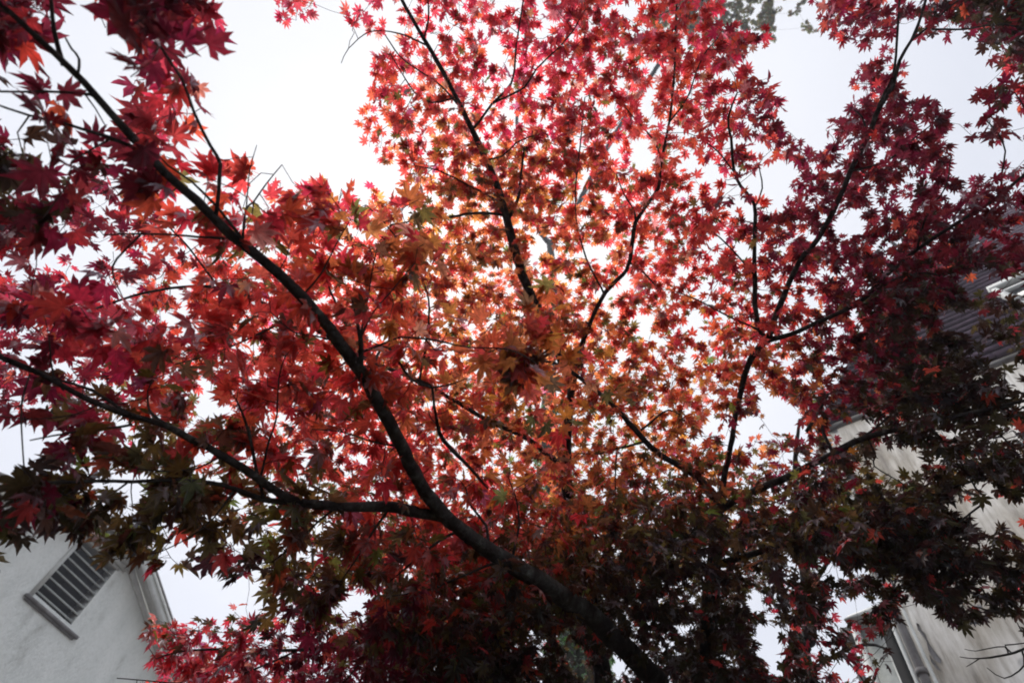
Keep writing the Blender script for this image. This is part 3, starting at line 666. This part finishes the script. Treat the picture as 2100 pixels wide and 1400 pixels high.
T1.limb([(912, 1057, 1.7, 36), (860, 1048, 1.66, 33), (790, 1036, 1.6, 29), (720, 1040, 1.55, 27), (650, 1034, 1.5, 26), (598, 1022, 1.46, 24), (550, 990, 1.42, 23), (500, 958, 1.38, 22), (450, 928, 1.34, 20), (395, 900, 1.31, 19), (340, 872, 1.28, 18), (270, 853, 1.25, 16), (205, 830, 1.2, 15), (150, 803, 1.17, 14), (80, 765, 1.12, 14), (0, 733, 1.08, 14), (-90, 700, 1.0, 9)], [
 [(600, 1030, 1.46, 18), (540, 1026, 1.43, 16), (480, 1003, 1.38, 14), (425, 990, 1.34, 12), (350, 986, 1.3, 11), (270, 988, 1.26, 10), (200, 988, 1.22, 10), (100, 990, 1.16, 9), (0, 1000, 1.1, 7), (-60, 1010, 1.05, 5)],
 [(318, 868, 1.27, 9), (260, 846, 1.24, 9), (190, 800, 1.2, 8), (115, 777, 1.15, 7), (65, 755, 1.1, 7), (-20, 720, 1.08, 5)],
 [(272, 870, 1.26, 8), (220, 878, 1.22, 8), (165, 883, 1.2, 7), (105, 893, 1.16, 5), (60, 902, 1.14, 4)],
 [(540, 1022, 1.42, 10), (531, 980, 1.42, 9), (520, 920, 1.4, 9), (506, 866, 1.4, 7), (485, 820, 1.38, 4)],
 [(536, 980, 1.42, 7), (555, 900, 1.4, 6), (569, 850, 1.4, 5), (573, 775, 1.38, 4), (586, 730, 1.38, 3)],
 [(345, 872, 1.3, 8), (315, 850, 1.3, 7), (305, 830, 1.3, 6), (303, 800, 1.3, 3)],
 [(130, 800, 1.15, 5), (110, 770, 1.15, 5), (103, 720, 1.13, 4), (100, 690, 1.12, 3)],
 [(200, 830, 1.2, 4), (150, 850, 1.15, 3), (60, 860, 1.1, 3), (-20, 850, 1.05, 3)],
 [(60, 765, 1.1, 5), (42, 830, 1.1, 5), (45, 900, 1.1, 4), (50, 970, 1.1, 4)],
 [(690, 1040, 1.52, 8), (650, 1070, 1.52, 6), (610, 1110, 1.5, 5), (560, 1150, 1.48, 4)],
 [(800, 1040, 1.6, 8), (770, 1080, 1.6, 7), (740, 1130, 1.6, 5), (700, 1190, 1.6, 4)],
 [(450, 935, 1.34, 6), (400, 960, 1.3, 5), (330, 965, 1.28, 4), (280, 960, 1.25, 3)],
 [(480, 1005, 1.38, 6), (440, 1060, 1.36, 5), (390, 1100, 1.33, 4), (330, 1130, 1.3, 3)],
 [(260, 990, 1.25, 6), (190, 1040, 1.2, 5), (120, 1080, 1.15, 4), (80, 1100, 1.15, 3)],
])

# ------------------------------------------------------------------ MIDDLE MAPLE
T2 = Tree('maple_tree', 'red maple at the centre, its forked stem climbing to the top edge', (1.05, 3.25, 0))
b0 = limb_pts([(1238, 1400, 3.1, 52), (1200, 1250, 3.02, 46), (1170, 1080, 2.95, 38), (1161, 965, 2.9, 28), (1163, 880, 2.85, 25), (1172, 790, 2.8, 23)])
T2.trunk(np.vstack([[(1.05, 3.25, -.05, .09), (1.0, 3.2, 1.2, .07), (.96, 3.15, 2.4, .06)], b0]))
T2.limb([(1172, 790, 2.8, 22), (1130, 690, 2.75, 22), (1090, 605, 2.7, 23), (1066, 545, 2.65, 25), (1046, 470, 2.6, 23), (1037, 435, 2.6, 21), (1018, 375, 2.55, 18), (1000, 335, 2.5, 18), (985, 300, 2.5, 16), (967, 266, 2.48, 15), (945, 220, 2.45, 13), (900, 130, 2.4, 12), (858, 60, 2.35, 10), (820, -10, 2.3, 9), (780, -110, 2.2, 5)], [
 [(967, 266, 2.48, 8), (985, 245, 2.46, 7), (1010, 213, 2.44, 7), (1050, 172, 2.4, 6), (1058, 100, 2.35, 5), (1072, 0, 2.3, 4)],
 [(1010, 213, 2.44, 6), (1075, 178, 2.44, 6), (1100, 140, 2.4, 5), (1165, 78, 2.4, 4), (1200, 20, 2.4, 3)],
 [(1030, 440, 2.6, 8), (980, 437, 2.56, 8), (930, 446, 2.5, 7), (860, 452, 2.4, 5), (800, 460, 2.3, 4)],
 [(945, 222, 2.45, 6), (900, 172, 2.4, 5), (850, 138, 2.35, 4), (820, 115, 2.3, 4), (790, 72, 2.25, 3)],
 [(880, 95, 2.38, 6), (820, 70, 2.3, 4), (760, 65, 2.25, 3), (715, 100, 2.2, 2.5), (700, 130, 2.2, 2)],
 [(994, 328, 2.5, 6), (1030, 320, 2.5, 5), (1060, 293, 2.5, 4), (1090, 280, 2.5, 3)],
 [(1042, 450, 2.6, 10), (1062, 405, 2.58, 9), (1070, 350, 2.55, 7), (1075, 300, 2.5, 4)],
 [(930, 200, 2.43, 6), (885, 210, 2.4, 5), (850, 190, 2.35, 4), (800, 110, 2.3, 3)],
 [(1030, 415, 2.6, 7), (960, 380, 2.5, 5), (900, 350, 2.4, 4), (850, 340, 2.3, 3)],
 [(870, 80, 2.36, 5), (880, 40, 2.36, 5), (878, 0, 2.3, 4), (870, -40, 2.3, 3)],
])
T2.limb([(1172, 790, 2.8, 18), (1187, 725, 2.75, 15), (1215, 650, 2.7, 12), (1242, 600, 2.7, 12), (1285, 553, 2.68, 11), (1295, 508, 2.65, 11), (1303, 455, 2.62, 11), (1325, 420, 2.6, 10), (1350, 385, 2.55, 9), (1357, 330, 2.5, 8), (1372, 250, 2.45, 7), (1383, 150, 2.4, 6), (1385, 60, 2.35, 5), (1392, -40, 2.3, 4)], [
 [(1303, 455, 2.62, 6), (1300, 430, 2.6, 5), (1280, 400, 2.58, 4), (1265, 360, 2.55, 3)],
 [(1355, 320, 2.5, 5), (1340, 285, 2.48, 5), (1290, 230, 2.45, 4), (1250, 180, 2.4, 3)],
 [(1292, 540, 2.66, 6), (1320, 560, 2.66, 5), (1350, 592, 2.66, 4)],
 [(1372, 250, 2.45, 5), (1410, 200, 2.4, 4), (1440, 120, 2.4, 4), (1470, 80, 2.4, 3)],
 [(1240, 605, 2.7, 6), (1200, 520, 2.65, 5), (1180, 430, 2.6, 4), (1190, 300, 2.5, 4), (1200, 200, 2.4, 3)],
])
T2.limb([(1161, 960, 2.9, 14), (1080, 900, 2.75, 13), (980, 850, 2.6, 12), (860, 780, 2.45, 11), (740, 730, 2.3, 10), (600, 650, 2.2, 9), (450, 590, 2.1, 8), (300, 600, 2.05, 7), (160, 640, 2.0, 5), (60, 620, 2.0, 4)], [
 [(740, 730, 2.3, 7), (680, 600, 2.2, 6), (640, 500, 2.1, 5), (600, 420, 2.1, 4)],
 [(860, 780, 2.45, 7), (880, 650, 2.35, 6), (860, 560, 2.3, 5), (800, 470, 2.2, 4), (750, 420, 2.2, 3)],
 [(450, 590, 2.1, 6), (380, 500, 2.05, 5), (300, 420, 2.0, 4), (250, 370, 1.95, 3)],
 [(600, 650, 2.2, 6), (450, 720, 2.1, 5), (300, 760, 2.05, 4), (150, 780, 2.0, 3)],
])
T2.limb([(1175, 1130, 2.97, 18), (1050, 1200, 2.75, 15), (900, 1270, 2.5, 13), (760, 1310, 2.3, 11), (620, 1330, 2.1, 9), (480, 1330, 2.0, 7), (370, 1335, 1.95, 5), (320, 1350, 1.9, 3)], [
 [(900, 1270, 2.5, 8), (800, 1200, 2.35, 6), (700, 1130, 2.2, 5), (640, 1110, 2.1, 3)],
 [(620, 1330, 2.1, 6), (500, 1380, 2.0, 5), (380, 1400, 1.95, 4), (240, 1390, 1.9, 2.5)],
 [(760, 1310, 2.3, 6), (720, 1380, 2.25, 5), (650, 1440, 2.2, 4)],
])

# ------------------------------------------------------------------ RIGHT MAPLE
T3 = Tree('maple_tree', 'dark red maple on the right, forking repeatedly in front of the slate roofed house', (1.55, 2.95, 0))
c0 = limb_pts([(1452, 1400, 2.7, 56), (1455, 1270, 2.66, 48), (1466, 1130, 2.6, 38), (1472, 1050, 2.55, 30)])
T3.trunk(np.vstack([[(1.55, 2.95, -.05, .09), (1.5, 2.9, 1.0, .07), (1.38, 2.72, 2.4, .058)], c0]))
T3.limb([(1472, 1050, 2.55, 26), (1455, 1010, 2.5, 22), (1420, 975, 2.45, 18), (1350, 930, 2.4, 16), (1300, 880, 2.35, 15), (1255, 828, 2.3, 13), (1205, 785, 2.25, 12), (1150, 748, 2.2, 8), (1100, 738, 2.15, 5)], [
 [(1320, 905, 2.36, 7), (1270, 918, 2.36, 6), (1230, 930, 2.34, 5), (1185, 930, 2.32, 3)],
 [(1315, 880, 2.36, 7), (1345, 855, 2.4, 6), (1370, 840, 2.4, 5), (1395, 850, 2.42, 4)],
 [(1265, 915, 2.36, 5), (1262, 970, 2.4, 4), (1262, 1010, 2.4, 3)],
])
T3.limb([(1472, 1050, 2.55, 26), (1500, 1028, 2.5, 22), (1570, 995, 2.4, 20), (1620, 976, 2.3, 19), (1700, 935, 2.2, 18), (1750, 907, 2.15, 17), (1800, 890, 2.1, 15), (1900, 868, 2.0, 13), (2000, 845, 1.9, 11), (2100, 820, 1.8, 9), (2240, 780, 1.7, 6)], [
 [(1745, 910, 2.15, 7), (1800, 872, 2.15, 6), (1842, 836, 2.15, 4)],
 [(1708, 930, 2.2, 10), (1692, 893, 2.25, 9), (1678, 862, 2.3, 8), (1665, 840, 2.3, 5)],
 [(1655, 885, 2.3, 10), (1672, 858, 2.3, 9), (1690, 825, 2.3, 7), (1700, 805, 2.3, 5)],
 [(1780, 900, 2.15, 5), (1795, 935, 2.15, 5), (1792, 955, 2.15, 4), (1850, 990, 2.1, 3)],
 [(1900, 868, 2.0, 7), (1960, 930, 1.95, 6), (2000, 1000, 1.9, 5), (2020, 1024, 1.9, 6), (1990, 1052, 1.9, 5), (1955, 1080, 1.9, 4)],
 [(2000, 845, 1.9, 6), (2060, 900, 1.85, 5), (2110, 960, 1.8, 4), (2160, 1010, 1.8, 3)],
 [(1990, 1052, 1.9, 4), (1980, 1120, 1.9, 4), (1960, 1200, 1.9, 3), (1955, 1270, 1.9, 2)],
])
T3.limb([(1472, 1050, 2.55, 22), (1480, 1000, 2.55, 17), (1495, 930, 2.53, 14), (1514, 835, 2.5, 14), (1532, 755, 2.48, 16), (1570, 698, 2.45, 20)])
T3.limb([(1570, 698, 2.45, 16), (1550, 640, 2.43, 14), (1547, 550, 2.4, 12), (1549, 440, 2.35, 10), (1540, 408, 2.33, 9), (1510, 365, 2.3, 8), (1500, 285, 2.28, 7), (1494, 240, 2.25, 6), (1512, 190, 2.2, 4)], [
 [(1548, 425, 2.35, 5), (1563, 385, 2.33, 4), (1556, 338, 2.3, 3)],
 [(1546, 562, 2.4, 6), (1510, 520, 2.4, 5), (1478, 488, 2.4, 4), (1440, 460, 2.4, 3)],
 [(1508, 358, 2.3, 4), (1470, 310, 2.28, 4), (1430, 280, 2.25, 3)],
 [(1560, 680, 2.44, 7), (1500, 650, 2.4, 5), (1440, 620, 2.4, 4), (1390, 600, 2.4, 3)],
])
T3.limb([(1575, 696, 2.45, 17), (1600, 620, 2.42, 15), (1640, 540, 2.4, 14), (1680, 488, 2.38, 14), (1722, 400, 2.35, 14), (1750, 340, 2.32, 14), (1780, 280, 2.3, 14), (1805, 215, 2.28, 13), (1828, 178, 2.26, 11), (1842, 125, 2.24, 9), (1868, 82, 2.2, 8), (1890, 30, 2.2, 7), (1912, -50, 2.15, 5)], [
 [(1803, 220, 2.28, 8), (1832, 150, 2.26, 7), (1840, 60, 2.22, 6), (1850, -30, 2.2, 5)],
 [(1868, 82, 2.2, 7), (1900, 58, 2.15, 6), (1940, 20, 2.1, 5), (1990, -20, 2.05, 4)],
 [(1780, 280, 2.3, 6), (1770, 240, 2.28, 5), (1745, 220, 2.25, 3)],
 [(1745, 350, 2.32, 7), (1820, 330, 2.25, 6), (1880, 280, 2.2, 4), (1920, 250, 2.15, 3)],
 [(1910, 60, 2.15, 6), (1980, 60, 2.1, 5), (2060, 50, 2.0, 4), (2130, 70, 1.95, 4)],
])
T3.limb([(1575, 698, 2.45, 14), (1622, 688, 2.42, 13), (1700, 652, 2.35, 12), (1770, 615, 2.3, 12), (1815, 565, 2.25, 11), (1880, 512, 2.2, 10), (1965, 455, 2.1, 10), (2030, 415, 2.0, 9), (2100, 360, 1.95, 8), (2200, 290, 1.9, 5)], [
 [(1700, 652, 2.35, 9), (1780, 605, 2.33, 8), (1840, 570, 2.3, 7), (1900, 560, 2.3, 5), (1950, 575, 2.3, 4)],
 [(1815, 565, 2.25, 6), (1800, 540, 2.25, 5), (1770, 510, 2.25, 4)],
 [(2055, 395, 1.98, 6), (2053, 360, 1.98, 5), (2062, 310, 1.95, 4), (2045, 270, 1.95, 4), (2015, 240, 1.95, 3)],
 [(2100, 360, 1.95, 5), (2120, 290, 1.95, 5), (2100, 220, 1.95, 4), (2080, 190, 1.95, 3)],
 [(1880, 512, 2.2, 6), (1900, 440, 2.15, 5), (1940, 380, 2.1, 4), (1950, 320, 2.1, 3)],
])
T3.limb([(1462, 1160, 2.62, 22), (1560, 1130, 2.5, 16), (1680, 1090, 2.35, 13), (1800, 1080, 2.2, 11), (1900, 1120, 2.05, 8), (1970, 1180, 1.95, 5)], [
 [(1800, 1080, 2.2, 7), (1900, 1020, 2.1, 6), (2020, 980, 2.0, 5), (2130, 960, 1.9, 4)],
 [(1680, 1090, 2.35, 7), (1760, 1130, 2.3, 5), (1830, 1190, 2.2, 4)],
])

# ------------------------------------------------------------------ SLENDER MAPLE behind
T4 = Tree('maple_tree', 'slender dark maple stem at the bottom with small bright red leaves beside the house corner', P(1660, 1400, 4.0) * [1, 1, 0])
d0 = limb_pts([(1658, 1400, 4.0, 44), (1660, 1300, 4.0, 40), (1655, 1200, 4.0, 32), (1640, 1080, 4.0, 24), (1630, 960, 3.9, 14), (1640, 860, 3.8, 7)])
b_ = P(1660, 1400, 4.0)
T4.trunk(np.vstack([[(b_[0] + .05, b_[1], -.05, .11), (b_[0] + .02, b_[1], 1.5, .085)], d0]))
T4.limb([(1658, 1330, 4.0, 16), (1630, 1290, 3.95, 13), (1590, 1240, 3.9, 11), (1560, 1180, 3.85, 8), (1530, 1100, 3.8, 5)])
T4.limb([(1655, 1210, 4.0, 14), (1700, 1150, 3.9, 11), (1740, 1080, 3.8, 8), (1790, 1000, 3.7, 5)])
T4.limb([(1658, 1380, 4.0, 14), (1720, 1340, 3.9, 10), (1780, 1320, 3.8, 8), (1820, 1330, 3.75, 5)], [[(1720, 1340, 3.9, 7), (1760, 1380, 3.85, 5), (1790, 1430, 3.8, 4)]])
T4.limb([(1612, 1440, 3.9, 13), (1611, 1370, 3.9, 13), (1622, 1325, 3.9, 12), (1634, 1285, 3.95, 11), (1648, 1240, 4.0, 10)])

# ------------------------------------------------------------------ grow the crowns
def limb_field(trees):
    q = np.vstack([np.array(T.pos) for T in trees]); sx, sy, sz = proj(q); k = (sx > -500) & (sx < 2600) & (sy > -500) & (sy < 1900) & (sz > .3)
    sx, sy, sz = sx[k][::4], sy[k][::4], sz[k][::4]
    gx, gy = np.arange(-300, 2420, 40), np.arange(-300, 1720, 40); f = np.zeros((len(gy), len(gx)))
    for b, yy in enumerate(gy):
        for a, xx in enumerate(gx):
            w = 1 / ((sx - xx) ** 2 + (sy - yy) ** 2 + 900) ** 2; f[b, a] = (w * sz).sum() / w.sum()
    return lambda x, y: f[np.clip(((y + 300) / 40 + .5).astype(int), 0, len(gy) - 1), np.clip(((x + 300) / 40 + .5).astype(int), 0, len(gx) - 1)]
fN = limb_field([T1]); fF = limb_field([T2, T3])
def d_near(x, y):
    front = (rng.random(x.shape) < .22) * rng.uniform(.08, .2, x.shape)
    return np.maximum(fN(x, y) + .03 + np.abs(rng.normal(0, .13, x.shape)) - front, .82 + .5 * np.clip((x - 300) / 600, 0, 1))
def d_far(x, y):
    deep = np.clip((y - 850) / 300, 0, 1) * np.clip((x - 650) / 200, 0, 1) * np.clip((1950 - x) / 200, 0, 1)
    return np.maximum(fF(x, y), 1.85) + .02 + np.abs(rng.normal(0, .27, x.shape)) + deep * rng.uniform(-.8, .9, x.shape) - (rng.random(x.shape) < .2) * rng.uniform(.15, .45, x.shape)
RN, RF = .048, .037
ptsN, xN, yN = attractors(gN, d_near, RN, 4, boost=.62)
ptsF, xF, yF = attractors(gF, d_far, RF, 5, boost=.8)
big = [T2, T3, T4]
dist = []
for T in big:
    q = np.array(T.pos)[::3]; dist.append(np.array([np.min(np.linalg.norm(q - p, axis=1)) for p in ptsF]))
own = np.argmin(np.stack(dist), 0)
tot = T1.grow(ptsN, RN, leaves_per=4, seg=.05, droop=.45, tilt=.6)
print('TA', TA_, 'near leaves', tot, 'attractors', len(ptsN), len(ptsF))
for i, T in enumerate(big):
    if (own == i).sum(): print(T.e.name, T.grow(ptsF[own == i], RF, leaves_per=5))

# ------------------------------------------------------------------ TALL IVY CLAD TREE behind, its green crown showing at the top edge
tb = P(1190, 1400, 5.0)
T5 = Tree('broadleaf_tree', 'tall ivy clad tree behind the maples, its olive green crown at the top edge', (tb[0], tb[1], 0))
rows = []
for (x, y, wpx) in ((1190, 1400, 96), (1172, 1200, 70), (1150, 1050, 54), (1128, 900, 38), (1128, 750, 25), (1135, 600, 17), (1128, 500, 14)):
    d = ray(x, y); t = math.hypot(tb[0], tb[1]) / math.hypot(d[0], d[1]); t *= 1 - .0 ; rows.append((*(CAM + t * d), wpx * t / FPX / 2))
rows = np.array(rows)
T5.trunk(np.vstack([[(tb[0], tb[1], -.1, .30), (tb[0], tb[1], 1.6, .24)], rows]), mat='old_bark')
topd = rows[-1]
def far_rows(spec): return np.array([(*P(x, y, d), w * d / FPX / 2) for x, y, d, w in spec])
dd = float((topd[:3] - CAM) @ fw)
lb = T5.limb(None, rows=far_rows([(1128, 500, dd, 13), (1165, 460, dd + .4, 11), (1230, 330, dd + .8, 10), (1320, 180, dd + 1, 9), (1400, 60, dd + 1.1, 9), (1480, -60, dd + 1.2, 7), (1560, -200, dd + 1.3, 5)]))
T5.limb(None, rows=far_rows([(1128, 500, dd, 12), (1105, 470, dd + .2, 9), (1085, 400, dd + .6, 8), (1060, 250, dd + 1.0, 6), (1080, 60, dd + 1.2, 5), (1120, -100, dd + 1.3, 4)]))
T5.limb(None, rows=far_rows([(1400, 60, dd + 1.1, 7), (1450, 50, dd + 1, 6), (1500, 70, dd + .9, 5), (1540, 60, dd + .8, 3)]))
pp = []
for k in range(1300):
    x = rng.uniform(1330, 1680); y = rng.uniform(-220, 130)
    lim = 60 + 55 * math.exp(-((x - 1480) / 70) ** 2) + 18 * math.sin(x * .08)
    if x > 1590 and y > -20 and rng.random() < .85: continue
    if y < lim: pp.append(P(x, y, dd + rng.uniform(-.4, 2.2)))
def tint_green(n):
    c = np.array([(.34, .33, .10), (.30, .30, .13), (.46, .27, .10), (.26, .30, .12)])[rng.integers(0, 4, n)]
    return c * rng.uniform(.7, 1.3, (n, 1))
def tint_brown(n):
    c = np.array([(.42, .20, .09), (.36, .26, .12), (.5, .18, .09)])[rng.integers(0, 3, n)]
    return c * rng.uniform(.7, 1.3, (n, 1))
T5.grow(pp, .06, leaves_per=22, seg=.25, mask=False, mat='green_leaf', tint=tint_green, tw_r=.003)
# ivy on the trunk
iv = T5.limbs[0]
n = 8500; t = rng.uniform(0, 1, n); zz = .2 + 7.5 * t ** .9
th = rng.uniform(0, 2 * math.pi, n)
ctr = np.array([np.interp(zz, [0] + list(rows[:, 2]), [tb[0]] + list(rows[:, 0])), np.interp(zz, [0] + list(rows[:, 2]), [tb[1]] + list(rows[:, 1]))]).T
rad_ = np.interp(zz, [0, 1.6] + list(rows[:, 2]), [.3, .24] + list(rows[:, 3]))
clump = (np.sin(zz * 3.1 + th * 2) + np.sin(zz * 7.7 - th * 3)) > -.9
rr_ = rad_ + rng.uniform(.0, .11, n)
ip = np.stack([ctr[:, 0] + rr_ * np.cos(th), ctr[:, 1] + rr_ * np.sin(th), zz], 1)[clump]
idr = np.stack([np.cos(th) * .6, np.sin(th) * .6, -np.ones(n) * .4], 1)[clump]
def tint_ivy(n): return np.array([(.15, .30, .08)]) * rng.uniform(.4, 2.2, (n, 1))
build_leaves('ivy', ip, idr, tint_ivy(len(ip)), rng.uniform(.028, .055, len(ip)), M['green_leaf'], iv, templ=1, droop=.4, tilt=.9)

# ------------------------------------------------------------------ far tree at the right edge with brown green leaves
e_ = P(2230, 60, 11.0)
T6 = Tree('broadleaf_tree', 'brownish green tree reaching in at the right edge above the roof', (e_[0] + 2.5, e_[1] + .5, 0))
T6.trunk([(e_[0] + 2.5, e_[1] + .5, -.1, .26), (e_[0] + 2.4, e_[1] + .4, 4, .2), (e_[0] + 1.8, e_[1] + .3, 8, .15), (e_[0] + .9, e_[1] + .1, e_[2] - 1, .1), (*e_, .06)], mat='old_bark')
T6.limb(None, rows=far_rows([(2230, 60, 11, 10), (2180, 100, 10.6, 7), (2130, 130, 10.3, 5), (2080, 140, 10.1, 3)]))
pp = [P(rng.uniform(2062, 2420), rng.uniform(-60, 180), rng.uniform(9.6, 12)) for k in range(260)]
pp = [p for p in pp if (lambda q: not (q[0] < 2100 and (q[1] < 100 or q[1] > 150)))(proj(p))]
T6.grow(pp, .05, leaves_per=18, seg=.25, mask=False, mat='green_leaf', tint=tint_brown, tw_r=.003)

# ------------------------------------------------------------------ bare twiggy shrub at the lower right
s_ = P(2200, 1330, 2.4)
sh = Tree('bare_shrub', 'leafless dark twigs reaching in front of the grimy wall at the lower right', (s_[0] + .25, s_[1], 0))
sh.e['category'] = 'shrub'
sh.trunk([(s_[0] + .25, s_[1], -.05, .022), (s_[0] + .2, s_[1], .9, .018), (s_[0] + .1, s_[1], 1.8, .013), (*s_, .009)], name='stem')
def bt(spec): return limb_pts([(x, y, d, w) for x, y, d, w in spec])
for sp in ([(2200, 1330, 2.4, 8), (2140, 1318, 2.35, 7), (2080, 1338, 2.3, 6), (2030, 1348, 2.25, 5), (1995, 1350, 2.22, 3), (1968, 1346, 2.2, 2)],
           [(2068, 1340, 2.3, 4), (2060, 1325, 2.3, 3), (2030, 1328, 2.28, 3), (2000, 1334, 2.25, 2), (1978, 1330, 2.25, 1.5)],
           [(2095, 1332, 2.32, 5), (2100, 1365, 2.32, 4), (2060, 1390, 2.3, 3), (2024, 1368, 2.3, 2)],
           [(2075, 1338, 2.3, 4), (2062, 1322, 2.3, 4), (2100, 1318, 2.3, 3), (2130, 1300, 2.3, 3)],
           [(2140, 1318, 2.35, 5), (2100, 1298, 2.3, 4), (2085, 1275, 2.3, 2)],
           [(2010, 1349, 2.24, 3), (1990, 1362, 2.24, 2), (1982, 1366, 2.24, 1.5)]):
    sh.limb(sp, name='branch')


# ------------------------------------------------------------------ thin even volume added to lift the blacks
hz = MB(); hz.box(np.zeros(3), np.array([1.0, 0, 0]), np.array([0, 1.0, 0]), Zv, (-95, -95, -1.2), (95, 95, 21))
m, t_, Nd, Lk = new_mat('added_haze'); o_ = Nd("ShaderNodeOutputMaterial"); pv = Nd("ShaderNodeVolumePrincipled")
pv.inputs['Color'].default_value = (0.82, 0.86, 1.0, 1); pv.inputs['Density'].default_value = 0.0045; pv.inputs['Anisotropy'].default_value = 0.4
Lk(pv.outputs[0], o_.inputs['Volume']); ho = hz.build('added_haze', m); ho['kind'] = 'stuff'
cy.volume_bounces = 0
